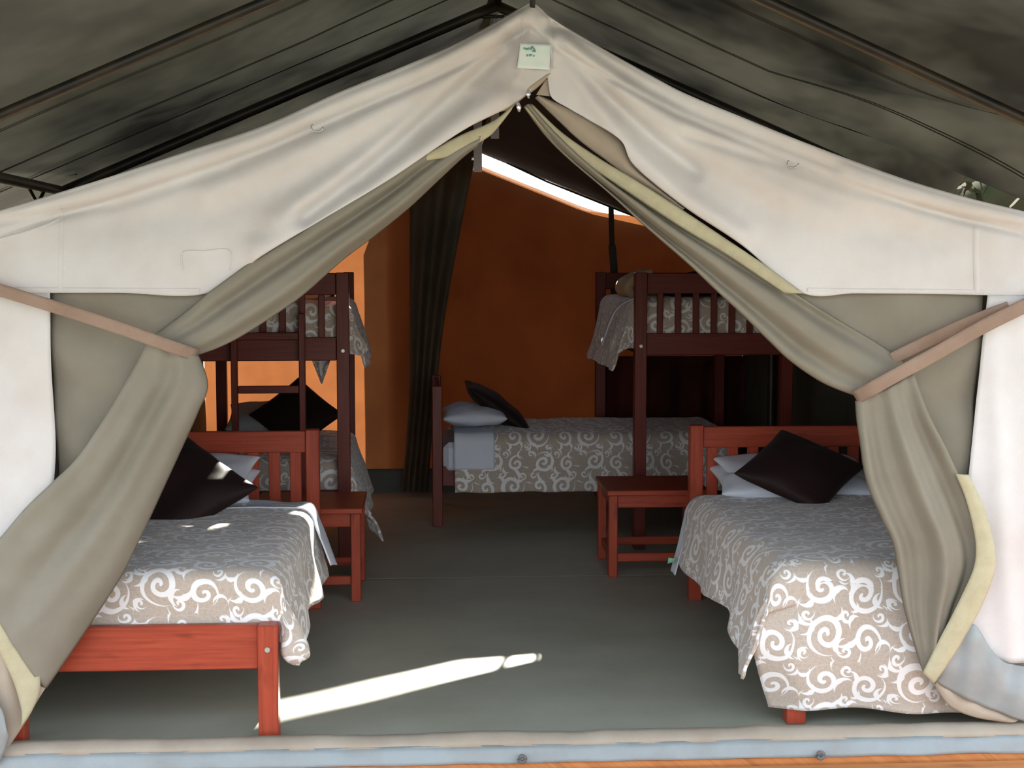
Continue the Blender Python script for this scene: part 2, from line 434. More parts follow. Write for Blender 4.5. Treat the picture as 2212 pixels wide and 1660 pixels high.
# front canvas wall -------------------------------------------------
TL = [(-90, 482), (0, 455), (209, 391), (405, 327), (573, 270), (740, 196), (875, 142), (976, 98), (1077, 44), (1138, 8), (1150, 4)]
BL = [(-90, 632), (0, 632), (108, 633), (260, 633), (446, 634), (567, 552), (690, 478), (841, 388), (1000, 282), (1111, 224), (1192, 153)]
TR = [(1150, 4), (1165, 15), (1195, 42), (1250, 75), (1313, 111), (1400, 160), (1480, 202), (1600, 252), (1718, 300), (1850, 350), (1978, 395), (2100, 430), (2212, 457), (2300, 480)]
BR = [(1192, 153), (1189, 206), (1228, 234), (1266, 256), (1340, 303), (1372, 360), (1480, 448), (1600, 528), (1730, 632), (1850, 634), (1990, 635), (2132, 638), (2212, 640), (2300, 642)]
topline = TL[:-1] + TR
CRE = [  # (polyline, width px, height m) : creases and rolls of the sagging cloth
    ([(1130, 70), (1050, 140), (960, 222), (850, 322), (740, 412), (660, 470)], 20, -.034),
    ([(1120, 45), (1000, 125), (880, 205), (740, 290), (600, 360), (450, 420)], 30, .020),
    ([(1080, 95), (980, 190), (880, 270), (760, 360), (600, 470)], 26, .022),
    ([(1080, 215), (960, 290), (820, 385), (660, 490), (560, 545)], 36, .030),
    ([(1010, 210), (900, 310), (780, 400)], 16, -.012),
    ([(1100, 75), (900, 180), (700, 270), (480, 365), (250, 440), (0, 480)], 15, -.016),
    ([(900, 235), (700, 345), (450, 440), (200, 490)], 55, -.014),
    ([(1145, 60), (1140, 110), (1120, 170)], 10, .006), ([(1180, 40), (1192, 100), (1196, 150)], 10, .006),
    ([(1190, 60), (1225, 120), (1300, 200), (1400, 290), (1500, 370)], 18, -.022),
    ([(1205, 52), (1300, 128), (1400, 190), (1500, 240), (1650, 300), (1800, 360)], 14, -.014),
    ([(1200, 85), (1290, 225), (1370, 330), (1470, 420), (1600, 505)], 24, .022),
    ([(1230, 95), (1350, 200), (1480, 300), (1650, 400), (1800, 470)], 34, .022),
    ([(1500, 345), (1640, 420), (1800, 480), (2000, 520)], 40, -.014),
    ([(1480, 290), (1650, 345), (1850, 415), (2060, 470), (2250, 500)], 12, -.012),
    ([(1340, 190), (1500, 280), (1700, 365), (1950, 445)], 20, .012),
]
ZT = [(p.x, p.z) for p in (at(q[0], q[1], F) for q in topline)]
def wall_disp(px, py):
    d = segdist(px, py, topline); h = 0
    if d < 46: h += .016 * math.sin(PI * min(1, d / 46)) ** .8
    h -= .008 * math.exp(-((d - 50) / 7) ** 2)
    for pl, w, a in CRE:
        r = segdist(px, py, pl)
        if r < 3 * w: h += 1.5 * a * math.exp(-(r / w) ** 2)
    h += .006 * nz(px, py, 1, .006) + .003 * nz(px, py, 2, .02)
    return h
mb = MB()
for T, B, n in ((TL, BL, 210), (TR, BR, 210)):
    a = spl([(*p, 0) for p in T], n); b = spl([(*p, 0) for p in B], n); m = 46; P = []; UV = []
    for i in range(n):
        row = []
        for j in range(m + 1):
            q = a[i].lerp(b[i], j / m); e = min(1, j / 3)
            row.append(at(q.x, q.y, F - wall_disp(q.x, q.y) * e))
        P.append(row); UV.append([(p.x, p.z) for p in row])
    mb.grid(P, UV)
def coldisp(u, t_, px, py): return .006 * nz(px, py, 5, .008) + .010 * math.sin(px * .03 + .8 * nz(px, py, 0, .01) + py * .004) * .5 + .004
mb2 = sheet([(-90, 632), (-90, 900), (-90, 1200), (-90, 1500)], [(108, 633), (112, 800), (121, 1000), (90, 1250), (10, 1480)], F + .004, 24, 60, coldisp)
mb3 = sheet([(2132, 638), (2118, 760), (2104, 900), (2090, 1040), (2074, 1250), (2066, 1425)], [(2300, 642), (2300, 760), (2300, 900), (2300, 1040), (2300, 1250), (2300, 1436)], F + .004, 24, 60,
            lambda u, t_, px, py: .008 * nz(px, py, 5, .008) + .014 * math.exp(-((px - 2150 - (py - 900) * .06) / 22) ** 2) * min(1, t_ * 3) + .004)
for x in (mb2, mb3):
    o = len(mb.v); mb.v += x.v; mb.f += [[i + o for i in f_] for f_ in x.f]; mb.uv += x.uv; mb.sm += x.sm
wf = struct('wall_front', mb, M['white'], 'cream canvas gable front of the tent with sagging creases', solid=.002)
# stitched seams (raised double bands)
def seam(pts, w, name='seam', mat='white', y=F, lift=.004, par=None, disp=True, n=60):
    a = arclen([(*p, 0) for p in pts], n); P = []
    for i in range(n):
        d = (a[min(i + 1, n - 1)] - a[max(i - 1, 0)]).normalized(); nn = Vector((-d.y, d.x, 0)); row = []
        for k in (-1, -.6, .6, 1):
            q = a[i] + nn * (k * w / 2); row.append(at(q.x, q.y, y - lift * (1 if abs(k) < .9 else .1) - (wall_disp(q.x, q.y) if disp else 0)))
        P.append(row)
    return MB().grid(P).build(name, M[mat], par if par is not None else wf)
seam([(-80, 536), (60, 500), (133, 470)], 7)
seam([(133, 452), (132, 520), (130, 632)], 12)
seam([(2108, 490), (2108, 560), (2110, 632)], 14)
seam([(-80, 626), (0, 625), (200, 626), (430, 627)], 10)
seam([(1745, 626), (1900, 628), (2125, 630)], 10)
seam([(395, 585), (395, 546), (440, 543), (495, 542), (495, 585)], 5)
seam([(1128, 40), (1124, 90), (1112, 150)], 5); seam([(1190, 45), (1196, 90), (1196, 148)], 5)
# maker's label with two lines of faded green print
lab = sheet([(1124, 93), (1190, 96)], [(1117, 147), (1187, 151)], F - .022, 10, 10, lambda u, t_, px, py: .002 * nz(px, py, 0, .05), arc=False).build('sewn_label', M['label'], wf, solid=.002)
for pl, w in (([(1131, 104), (1139, 107)], 5), ([(1139, 107), (1144, 104)], 5), ([(1146, 108), (1149, 101), (1152, 104), (1156, 111)], 4.5), ([(1150, 111), (1157, 111)], 4),
              ([(1137, 120), (1141, 120)], 4.5), ([(1143, 120), (1149, 119)], 5), ([(1152, 120), (1154, 122)], 4)):
    seam(pl, w, 'print_mark', 'ink', F - .0225, .0035, lab, False, 6)
# tan facing turned under at the peak of the door
sheet([(1192, 153), (1150, 178), (1110, 205), (1062, 246)], [(1194, 158), (1160, 190), (1130, 212), (1100, 238)], F + .006, 8, 24, lambda u, t_, px, py: .01 * math.sin(PI * u)).build('door_facing', M['tan'], wf, solid=.002)
sheet([(1190, 160), (1190, 182), (1188, 208)], [(1186, 162), (1170, 186), (1158, 205)], F + .012, 8, 10).build('door_facing', M['tan'], wf, solid=.002)
sheet([(1165, 206), (1228, 234), (1290, 268), (1340, 303), (1372, 360), (1430, 410), (1480, 450)], [(1156, 212), (1200, 255), (1250, 302), (1300, 340), (1350, 376), (1410, 412), (1470, 455)], F + .02, 14, 40,
      lambda u, t_, px, py: .016 * math.sin(PI * u) + .004 * nz(px, py, 3, .03)).build('door_facing', M['tan'], wf, solid=.002)
# metal rings on the seam
def ring(px, py, sx_, sy_):
    c = at(px, py, F - .03); P = []
    for i in range(15):
        a = PI * (-.15 + 1.3 * i / 14) + PI * .9; P.append(c + Vector((sx_ * math.cos(a), -.004, sy_ * math.sin(a))))
    MB().tube(P, .0032, 7).build('metal_ring', M['steel'], wf)
ring(685, 276, .019, .014); ring(1712, 354, .019, .014)
# lower mud flaps at the foot of the front wall
sheet([(2035, 1390), (2075, 1362), (2105, 1350), (2172, 1432), (2300, 1440)], [(2022, 1472), (2045, 1488), (2080, 1506), (2120, 1525), (2300, 1592)], F - .03, 20, 40,
      lambda u, t_, px, py: .018 * math.sin(PI * u) + .012 * nz(px, py, 4, .018) + .006 * math.sin(px * .12 + u * 3)).build('mud_flap', M['pale'], wf, solid=.002)
sheet([(2026, 1462), (2052, 1488), (2120, 1522), (2200, 1556)], [(2018, 1480), (2052, 1526), (2105, 1550), (2178, 1562)], F - .015, 10, 30, lambda u, t_, px, py: .01 * math.sin(PI * u)).build('inner_flap', M['tan'], wf, solid=.002)
sheet([(-90, 1480), (-30, 1500), (2, 1530), (12, 1560)], [(-90, 1700), (-30, 1665), (0, 1645), (20, 1590)], F - .085, 10, 16, lambda u, t_, px, py: .01 * math.sin(PI * u)).build('mud_flap', M['pale'], wf, solid=.002)

# back wall: bright backlit canvas, with a ventilation slit left under the right-hand slope
def slit(x): return RX + .03 < x < RX + 1.28
def backz(x): 
    z = roofz(x)
    return z + (.02 - .135 * max(0, min(1, (RX + 1.28 - x) / .45)) if slit(x) else .02)
xs = sorted(set([XL + (XR - XL) * i / 90 for i in range(91)] + [RX + .03, RX + .031, RX + 1.279, RX + 1.28]))
P = []
for x in xs:
    row = []
    for j in range(41):
        z = .16 + (backz(x) - .16) * j / 40; k = math.sin(PI * j / 40)
        row.append((x, BK + k * (.05 * nz(x, z, 0, 1.5) + .016 * math.sin(x * 9 + z * 3 + 2 * nz(x, z, 1, 1.2)) + .02 * nz(x * 2, z * .6, 4, 2)), z))
    P.append(row)
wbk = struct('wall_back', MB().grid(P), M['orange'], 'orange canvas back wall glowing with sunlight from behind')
MB().grid([[(XL + (XR - XL) * i / 40, BK - .02 - (.10 if j == 0 else .02 * j), z) for j, z in ((0, -.012), (1, .03), (2, .10), (2, .175))] for i in range(41)]).build('ground_skirt', M['skirt'], wbk, solid=.002)
for side, X, n in (('left', XL, -1), ('right', XR, 1)):
    P = [[(X + n * .03 * nz(y, z, 2, 1.3) * math.sin(PI * min(1, max(0, z / EZ))), y, z) for z in [EZ * j / 16 for j in range(17)]] for y in [F + (BK - F) * i / 60 for i in range(61)]]
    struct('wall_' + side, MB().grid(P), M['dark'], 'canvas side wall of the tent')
P = []
xs = [XL - .04 + (XR - XL + .08) * i / 120 for i in range(121)]
P = []
for x in xs:
    ye = BK - (.02 if slit(x) else -.03); row = []
    for j in range(151):
        y = F + .02 + (ye - F - .02) * j / 150; a = abs(x - RX) / 2.02
        b_ = min(1, (y - F) / 4); b_ = b_ * b_ * (3 - 2 * b_)
        row.append((x, y, (ztop(x) - .012) * (1 - b_) + roofz(x) * b_ - .03 * math.sin(PI * a) * (1 if 9 < j < 134 else .3) * (.6 + .6 * abs(nz(y, x, 7, 1.1)))))
    P.append(row)
cm = MB().grid(P)
# slanting hole added out of view in left roof slope for two sun flecks
def fleck_hole(f_):
    c_ = sum((Vector(cm.v[i]) for i in f_), Vector()) / 4
    return -.36 < c_.x < .08 and not (-.235 < c_.x < -.19) and abs(c_.y - (9.87 + 1.9 * (c_.x - .0))) < .10
kp = [i for i, f_ in enumerate(cm.f) if not fleck_hole(f_)]
cm.f = [cm.f[i] for i in kp]; cm.uv = [cm.uv[i] for i in kp]; cm.sm = [cm.sm[i] for i in kp]
cl = struct('ceiling', cm, M['inner'], 'dark brown canvas roof of the inner tent', solid=.003)
MB().tube([(RX, F + .02, RZ - .02), (RX, BK - .04, RZ - .02)], .018, 10).build('ridge_pole', M['tube'], cl)
# annexe: unseen box added behind the back wall to shade its right part
ab = MB(); ay0, ay1 = BK + .07, BK + .7
axs = [-.32 + (XR + .2 + .32) * i / 24 for i in range(25)]
atop = lambda x: roofz(x) - .088 * max(0, min(1, (RX + 1.35 - x) / .5))
ab.grid([[(x, ay0, atop(x)), (x, ay1, atop(x) - .10), (x, ay1, -.3)] for x in axs], smooth=False)
for x in (axs[0], axs[-1]):
    ab.grid([[(x, ay0, -.3), (x, ay1, -.3)], [(x, ay0, atop(x)), (x, ay1, atop(x) - .1)]], smooth=False)
struct('wall_annexe', ab, M['annexe'], 'unseen canvas annexe standing behind the tent')

# ------------------------------------------------------------------ flysheet with its frame
rA = at(1073, 5, 6.3)                 # far rafter apex
eL = at(140, 405, 6.3)                # far rafter eave, left
slope = (rA.z - eL.z) / (rA.x - eL.x)
FRX, FRZ = rA.x, rA.z
eR = Vector((FRX + (FRX - eL.x), 6.3, eL.z))
def flyz(x, y):
    d = abs(x - FRX); z = FRZ + .035 - slope * d
    ph = (y - 4.3) / 2.0; sag = .04 * math.sin(PI * (ph % 1)) ** 2
    z -= sag * min(1, d * 1.3) * .8 - .006 + .010 * nz(x, y, 9, 1.4)
    over = d - (FRX - eL.x)
    if x > FRX:     # loose cloth bunched into folds towards the right-hand eave
        w = max(0, min(1, (d - 1.0) / 1.0)); z += w * .085 * (1 + math.sin((y * 1.1 + d * .45) * 5.2 + nz(x, y, 3, 1.0) * 1.5))
    return z
xs = [FRX + d for d in [-2.45 + 4.57 * i / 130 for i in range(131)]]
FE = 9.45
ys = [2.75 + (FE - 2.75) * j / 130 for j in range(131)]
fly = tag(MB().grid([[(x, y, flyz(x, y)) for y in ys] for x in xs]).build('flysheet', M['fly']), 'dark green flysheet stretched over the tent on a pole frame', 'flysheet')
MB().grid([[(x, FE - .004, flyz(x, FE) - .002), (x, FE + .01, max(roofz(x) + .15, flyz(x, FE) - .30))] for x in xs if XL < x < XR]).build('back_valance', M['fly'], fly, solid=.003)
for yy in (4.78, 5.36, 5.9):
    for d_ in (-.01, .01):
        MB().grid([[(x, yy + d_ + e, flyz(x, yy + d_ + e) - .006) for e in (-.003, .003)] for x in xs]).build('fly_seam', M['fly'], fly, solid=.002)
frm = thing('tent_frame', 'black tube frame of rafters and eave poles under the dark green flysheet', 'tent frame', (0, 0, 0))
EXT = 1.06
def rafter(y, mat, r, name='rafter'):
    zo = -.015
    a = Vector((FRX, y, FRZ + zo))
    for s_ in (-1, 1):
        k_ = 1 if s_ < 0 else EXT
        e = Vector((FRX + s_ * k_ * (FRX - eL.x), y, FRZ + zo - slope * k_ * (FRX - eL.x)))
        MB().tube([a, a.lerp(e, .5), e], r, 10).build(name, mat, frm)
yn = 6.3 * 580 / 823
rafter(6.3, M['tube'], .024); rafter(yn, M['pole'], .013); rafter(8.6, M['tube'], .024); rafter(9.35, M['tube'], .024)
rafter(yn - .036, M['tube'], .015, 'sleeve_shadow')  # black tube stands in for the shadow along the rafter sleeve
for s_ in (-1, 1):
    x = FRX + s_ * (1 if s_ < 0 else EXT) * (FRX - eL.x); ez = eL.z if s_ < 0 else FRZ - slope * EXT * (FRX - eL.x)
    if s_ < 0: MB().tube([(x, 2.8, ez - .02), (x, 9.42, ez - .02)], .022, 10).build('eave_pole', M['tube'] if s_ > 0 else M['pole'], frm)
    for yy in (yn, 5.86):
        if s_ < 0: MB().tube([(x, yy - .15, ez - .02), (x, yy, ez - .095), (x, yy + .13, ez - .02)], .008, 8).build('joint_bracket', M['tube'], frm)
    for yy in (2.85, 9.35):
        MB().tube([(x, yy, -.4), (x, yy, ez)], .025, 10).build('upright', M['tube'], frm)
MB().tube([(FRX, 2.8, FRZ - .0), (FRX, 9.42, FRZ - .0)], .02, 10).build('ridge_pole', M['tube'], frm)
MB().tube([at(1010, 37, 6.3), at(1090, 36, 6.3)], .008, 6).build('collar_tie', M['tube'], frm)
MB().tube([at(1062, 0, 6.35), at(1045, 70, 6.35)], .016, 8).build('king_post', M['pole'], frm)
for q in ((1067, 2), (1100, 28)):
    pass
tp = at(1150, 14, F - .01)
tag(MB().tube([tp + Vector((0, 0, -.005)), tp + Vector((.002, 0, .06)), Vector((RX + .01, F, flyz(RX, F) + .0))], .009, 8).build('peak_cord', M['tube']), 'short black cord holding the cream gable peak up to the flysheet', 'cord')
tag(MB().tube([at(-40, 330, 5.9), at(30, 352, 6.1), at(90, 368, 6.2), at(165, 376, 6.35)], .006, 6).build('guy_cord', M['tube']), 'thin dark cord slung under the left eave of the flysheet', 'cord')

# ------------------------------------------------------------------ front sill
def sill_profile(x):
    w = .006 * nz(x, 0, 0, 3) + .004 * nz(x, 1, 0, 9)
    return [(F + .05, .004), (F + .032, .022 + w), (F + .01, .036 + w), (F - .02, .035 + w), (F - .045, .022 + w * .5), (F - .058, .006)]
xs = [XL - .35 + (XR - XL + .7) * i / 160 for i in range(161)]
sill = struct('trim_1', MB().grid([[(x, y, z) for y, z in sill_profile(x)] for x in xs]), M['tan'], 'tan canvas sill roll along the front edge of the tent floor', solid=.003)
MB().grid([[(x, y + .004 * nz(x, k, 2, 6), z + .005 * nz(x, k, 1, 5)) for k, (y, z) in enumerate(((F - .055, .010), (F - .066, -.006), (F - .074, -.020), (F - .079, -.036), (F - .083, -.046)))] for x in xs]).build('ground_flap', M['pale'], sill, solid=.003)
for px in (1128, 1772):
    c = at(px, 1640 if px < 1500 else 1632, F - .095)
    MB().tube([c + Vector((.011 * math.cos(a), -.004, .012 * math.sin(a))) for a in [2 * PI * i / 12 for i in range(13)]], .0065, 7).build('peg_loop', M['grey_web'], sill)

# ------------------------------------------------------------------ beds
def add_bolts(leg, pts):
    for c in pts:
        MB().tube([(c[0], c[1], c[2]), (c[0], c[1] - .006, c[2])], .0095, 12).build('bolt', M['steel'], leg)
def make_bed(label, loc, rotz, W=.95, L=2.0, HH=.885, group='single beds', wd_='wood'):
    t_ = thing('single_bed', label, 'bed', loc, rotz, group); w = M[wd_]; hw, hl = W / 2, L / 2; q = .07
    for s_ in (-1, 1):
        leg = MB().box((s_ * (hw - q / 2), -hl + q / 2, .2075), (q, q, .415)).build('leg', w, t_)
        add_bolts(leg, [(s_ * (hw - q / 2), -hl, .33)])
        MB().box((s_ * (hw - .0325), hl - .0325, HH / 2), (.065, .065, HH)).build('headboard_post', w, t_)
        MB().box((s_ * (hw - .045), 0, .325), (.03, L - .13, .13)).build('side_rail', w, t_)
    MB().box((0, -hl + .045, .333), (W - 2 * q, .04, .158)).build('foot_rail', w, t_)
    MB().box((0, hl - .0325, HH - .06), (W - .13, .032, .105)).build('headboard_rail', w, t_)
    MB().box((0, hl - .0325, .36), (W - .13, .032, .11)).build('headboard_rail', w, t_)
    n = 8
    for i in range(n):
        x = -hw + .065 + (W - .13) * (i + .5) / n
        MB().box((x, hl - .0325, (HH - .11 + .415) / 2), (.055, .02, HH - .11 - .415 + .01), .003).build('slat', w, t_)
    for i in range(10):
        MB().box((0, -hl + .15 + (L - .3) * i / 9, .335), (W - .10, .07, .018), .003).build('base_slat', w, t_)
    return t_
def mattress(label, loc, rotz, W, L, z, H=.17):
    P = []; n = 28
    mb = MB(); mb.box((0, 0, z + H / 2), (W, L, H), .035)
    return tag(mb.build('mattress', M['linen'], None, loc, rotz), label, 'mattress', 'mattresses')
def fn(v): return v if callable(v) else (lambda _: v)
def quilt(label, loc, rotz, W, L, top, dl, dr, df, dh, r=.06, puff=.02, seed=0, flare=.12, ear=.3, mat='quilt', name='quilt', extra=None, cat='quilt', nx=90, ny=120, edge=.0, group=None, wav=.018, solid=.012, ff=None, y0=None, y1=None, parent=None, part=False):
    dl, dr, df, dh = map(fn, (dl, dr, df, dh)); hw, hl = W / 2, L / 2; ff = flare if ff is None else ff
    P = []; UV = []
    ya, yb = -hl if y0 is None else y0, hl if y1 is None else y1
    for j in range(ny + 1):
        row = []; ru = []
        for i in range(nx + 1):
            si = i / nx; sj = j / ny
            yv = ya + (yb - ya) * sj
            xl, xr = -hw - dl(sj), hw + dr(sj); X = xl + (xr - xl) * si
            yl, yh = ya - df(si), yb + dh(si); Y = yl + (yh - yl) * sj
            def wrap(c, lo, hi, flare=flare):
                e = 0; sg = 0
                if c > hi - r: e = c - hi + r; sg = 1
                elif c < lo + r: e = lo + r - c; sg = -1
                if sg == 0: return c, 0, 0, 0
                if e < r * PI / 2: o_ = r * math.sin(e / r); dz = r * (1 - math.cos(e / r)); ex = 0
                else: ex = e - r * PI / 2; o_ = r + flare * ex; dz = r + ex * math.sqrt(1 - flare ** 2)
                return ((hi - r + o_) if sg > 0 else (lo + r - o_)), dz, ex, sg
            x, zx, ex, sxn = wrap(X, -hw, hw); y, zy, ey, syn = wrap(Y, ya if df(si) > 0 else -9, yb if dh(si) > 0 else 9, ff)
            dz = (zx ** 3 + zy ** 3) ** (1 / 3)
            if ex > 0 and ey > 0:
                k = ear * min(ex, ey); x += sxn * k; y += syn * k
            z = top - dz
            inn = max(0, 1 - (abs(X) / hw) ** 4) if abs(X) < hw else 0
            z += puff * inn * (.8 + .8 * nz(X, Y, seed, 2.2)) + .008 * nz(X, Y, seed + 5, 7)
            hang = min(1, max(ex, ey) / .15)
            if hang > 0:
                if ex >= ey: x += sxn * hang * wav * (math.sin(Y * 11 + seed) + .7 * nz(Y, ex, seed, 6))
                else: y += syn * hang * (wav if ff > .03 else .003) * (math.sin(X * 13 + seed) + .7 * nz(X, ey, seed, 6))
            p = Vector((x, y, z))
            if extra: p = extra(p, X, Y, si, sj)
            row.append(p); ru.append((X + seed * .37, Y + seed * .21))
        P.append(row); UV.append(ru)
    mb = MB().grid(P, UV)
    o = mb.build(name, M[mat], parent, None if part else loc, None if part else rotz, solid=solid)
    if not part: tag(o, label, cat, group)
    return o
def pillow(label, loc, eul, w, h, T, mat, name='pillow', cat='pillow', group=None, seed=0, pinch=.07, n=26):
    P = []; rows = []
    mb = MB()
    for sgn in (1, -1):
        P = []
        for i in range(n + 1):
            row = []
            for j in range(n + 1):
                u = -1 + 2 * i / n; v = -1 + 2 * j / n
                # finer near the rim
                u = math.sin(u * PI / 2); v = math.sin(v * PI / 2)
                th = T / 2 * ((1 - u * u) * (1 - v * v)) ** .42
                x = w / 2 * u * (1 - pinch * (1 - v * v)); y = h / 2 * v * (1 - pinch * (1 - u * u))
                z = sgn * th * (1 + .22 * nz(x, y, seed + sgn, 9)) + .008 * nz(x, y, seed + 9, 7) * ((1 - u * u) * (1 - v * v)) ** .2
                row.append((x, y, z))
            P.append(row if sgn > 0 else row)
        if sgn < 0: P = [list(r_) for r_ in reversed(P)]
        mb.grid(P)
    o = mb.build(name, M[mat]); o.location = loc; o.rotation_euler = eul
    return tag(o, label, cat, group)

LBX, LBY = at(602, 1590, 4.86).x - .475, 5.86
bedL = make_bed('red mahogany single bed at left with its foot rail bare', (LBX, LBY, 0), 0)
RBX, RBY = 1.775, 5.93
bedR = make_bed('red mahogany single bed at right, foot hidden under its quilt', (RBX, RBY, 0), 0)
BBX, BBY = 1.02, 9.45
bedB = make_bed('shade-darkened wooden single bed lying crosswise along the back wall', (BBX, BBY, 0), PI / 2, HH=.915, wd_='shaded_wood')
mattress('white mattress under the quilt of the left front bed', (LBX, LBY + .03, 0), 0, .90, 1.8, .345)
mattress('white mattress under the quilt of the right front bed', (RBX, RBY, 0), 0, .90, 1.9, .345)
mattress('white mattress of the back bed, its bare end showing by the pillow', (BBX, BBY, 0), PI / 2, .92, 1.86, .345, .2)

def exL(p, X, Y, si, sj):
    return p
def exL_(p, X, Y, si, sj):
    # loose corner hanging beside the foot post
    if p.x > .44 and Y < -.82 and p.z < .45:
        k = min(1, (-.82 - Y) / .16); d = min(1, (.45 - p.z) / .2)
        p = p + Vector((.03 * k * d + .02 * k, .02 * k, 0))
    return p
qL = quilt('beige and white scroll patterned quilt on the left front bed', (LBX, LBY, 0), 0, .97, 1.9, .575, .25, lambda s_: .29 - .09 * max(0, 1 - s_ * 6) + .02 * math.sin(s_ * 9), .215, .0, seed=1, ff=.02, flare=.17, ear=.0, extra=exL, y0=-.915, y1=.52, group='scroll patterned quilts')
# plump corner of that quilt hanging beside the foot post
P = []; UV = []; yq = LBY - .93
pa = spl([tuple(at(606, 1300, yq + .05)), tuple(at(622, 1345, yq)), tuple(at(630, 1380, yq - .02)), tuple(at(640, 1408, yq - .03)), tuple(at(650, 1432, yq - .03))], 26)
for i, p in enumerate(pa):
    t_ = i / 25; ra = .040 * min(1, .35 + t_ * 1.0) * math.sqrt(max(0.02, 1 - max(0, (t_ - .74) / .26) ** 2)); row = []; ru = []
    for k in range(17):
        a = 2 * PI * k / 16; f_ = 1 + .14 * math.sin(3 * a + 4 * t_) + .1 * nz(k * .5, t_ * 3, 2)
        row.append(p - Vector((LBX, LBY, 0)) + Vector((math.cos(a) * ra * 1.15 * f_, math.sin(a) * ra * .8 * f_, .012 * math.cos(a)))); ru.append((.1 + k / 16 * .25, t_ * .22))
    P.append(row); UV.append(ru)
MB().grid(P, UV).build('quilt_corner', M['quilt'], qL)
quilt('white sheet edge folded over the quilt of the left front bed', (LBX, LBY, 0), 0, .985, .4, .583, .2, lambda s_: .24 + .04 * s_, 0, 0, seed=2, flare=.34, mat='linen', name='top_sheet', cat='sheet', ny=16, y0=.40, y1=.60, wav=.01, solid=.006, group='turned down sheets')
def exR(p, X, Y, si, sj):
    if p.x < -.44 and Y < -.80 and p.z < .46:
        k = min(1, (-.80 - Y) / .14); d = min(1, (.46 - p.z) / .2)
        p = p + Vector((-.055 * k * d, -.03 * k * d, -.03 * k * d))
    return p
quR = quilt('beige and white scroll patterned quilt falling over the foot of the right front bed', (RBX, RBY, 0), 0, 1.09, 1.9, .575, lambda s_: .27 + .05 * max(0, 1 - s_ * 2.5) + .015 * math.sin(s_ * 11), .25, .10, .0, seed=3, r=.09, flare=.2, ear=.15, extra=exR, y0=-1.0, y1=.62, group='scroll patterned quilts')
# foot fall of that quilt
XLS = spl([(-.52, 0, 0), (-.52, 0, 0), (-.53, 0, 0), (-.58, 0, 0), (-.61, 0, 0), (-.605, 0, 0), (-.585, 0, 0), (-.56, 0, 0), (-.535, 0, 0)], 50)
P = []; UV = []
for j in range(50):
    t_ = j / 49; row = []; ru = []; e0 = .60 * t_; Yf = -.88 - e0
    e = max(0, -1.0 + .09 - Yf); rr = .09
    if e <= 0: yb_, zb = Yf, .575
    elif e < rr * PI / 2: yb_, zb = -1.0 + rr - rr * math.sin(e / rr), .575 - rr * (1 - math.cos(e / rr))
    else: yb_, zb = -1.0 - .05 * math.sin(min(1, (e - .141) / .4) * PI * .8), .575 - rr - (e - rr * PI / 2)
    k_ = max(0, min(1, (e0 - .01) / .2)); k_ = k_ * k_ * (3 - 2 * k_); off = -.006 + .02 * k_
    xl = XLS[j].x
    for i in range(70):
        u = i / 69; x = xl + (.52 - xl) * u
        fold = (.020 * math.sin(u * 19 + 2.2 * t_) * (.3 + t_) + .03 * math.sin(u * 7 + 1) * t_ + .012 * nz(x, zb, 4, 6)) * k_
        nrm = min(1, e / .141) if e > 0 else 0
        y = yb_ - off * nrm + fold * .8 * nrm + .05 * max(0, 1 - u * 9) * t_
        row.append((x, y, zb + off * (1 - nrm) + .012 * math.sin(u * 6) * t_)); ru.append((x + 1.11, Yf + .63))
    P.append(row); UV.append(ru)
MB().grid(P, UV).build('quilt_fall', M['quilt'], quR, solid=.006)
quilt('white sheet edge under the quilt near the head of the right front bed', (RBX, RBY, 0), 0, 1.09, .4, .565, lambda s_: .33, .2, 0, 0, seed=4, r=.09, flare=.25, mat='linen', name='top_sheet', cat='sheet', ny=12, y0=.60, y1=.70, wav=.008, solid=.006, group='turned down sheets')
# back bed (local +y points to the left of the picture; local -x towards the camera... built in local space)
quilt('beige and white scroll patterned quilt on the back bed', (BBX, BBY, 0), PI / 2, 1.0, 1.9, .595, .34, .1, .1, .0, seed=6, y0=-.95, y1=.875 - .02, group='scroll patterned quilts', wav=.006, flare=.05)
quilt('white sheet turned down over the side of the back bed beside its pillow', (BBX, BBY, 0), PI / 2, 1.035, .4, .606, .20, .05, 0, 0, seed=7, mat='linen', name='top_sheet', cat='sheet', ny=14, y0=.60, y1=.86, wav=.004, solid=.006, flare=.05, group='turned down sheets')

# pillows and cushions on the single beds
D = math.radians
c = atz(515, 1055, .62)
pillow('white pillow under the dark cushion on the left front bed', (LBX - .16, LBY + .74, .645), (D(10), 0, D(0)), .70, .44, .17, 'linen', seed=1, group='white pillows')
pillow('white pillow showing one corner above the cushion of the left front bed', (LBX - .17, LBY + .79, .70), (D(16), 0, D(-4)), .70, .38, .13, 'linen', seed=12, group='white pillows')
cq = pillow('large dark brown satin cushion on the left front bed', (0, 0, 0), (0, 0, 0), 0.5, 0.5, 0.18, 'cushion', 'cushion', 'cushion', 'dark satin cushions', 2)
cq.matrix_world = Matrix.Translation(at(384, 1056, 6.2)) @ Matrix.Rotation(D(33), 4, 'X') @ Matrix.Rotation(D(45), 4, 'Z')
pillow('white pillow, lower of two beneath the cushion on the right front bed', (RBX, RBY + .74, .635), (D(8), 0, D(-3)), .78, .46, .15, 'linen', seed=3, group='white pillows')
pillow('white pillow, upper of two beneath the cushion on the right front bed', (RBX + .02, RBY + .80, .675), (D(12), 0, D(3)), .74, .40, .12, 'linen', seed=4, group='white pillows')
cq = pillow('dark brown satin cushion propped on white pillows on the right front bed', (0, 0, 0), (0, 0, 0), 0.45, 0.45, 0.16, 'cushion', 'cushion', 'cushion', 'dark satin cushions', 5)
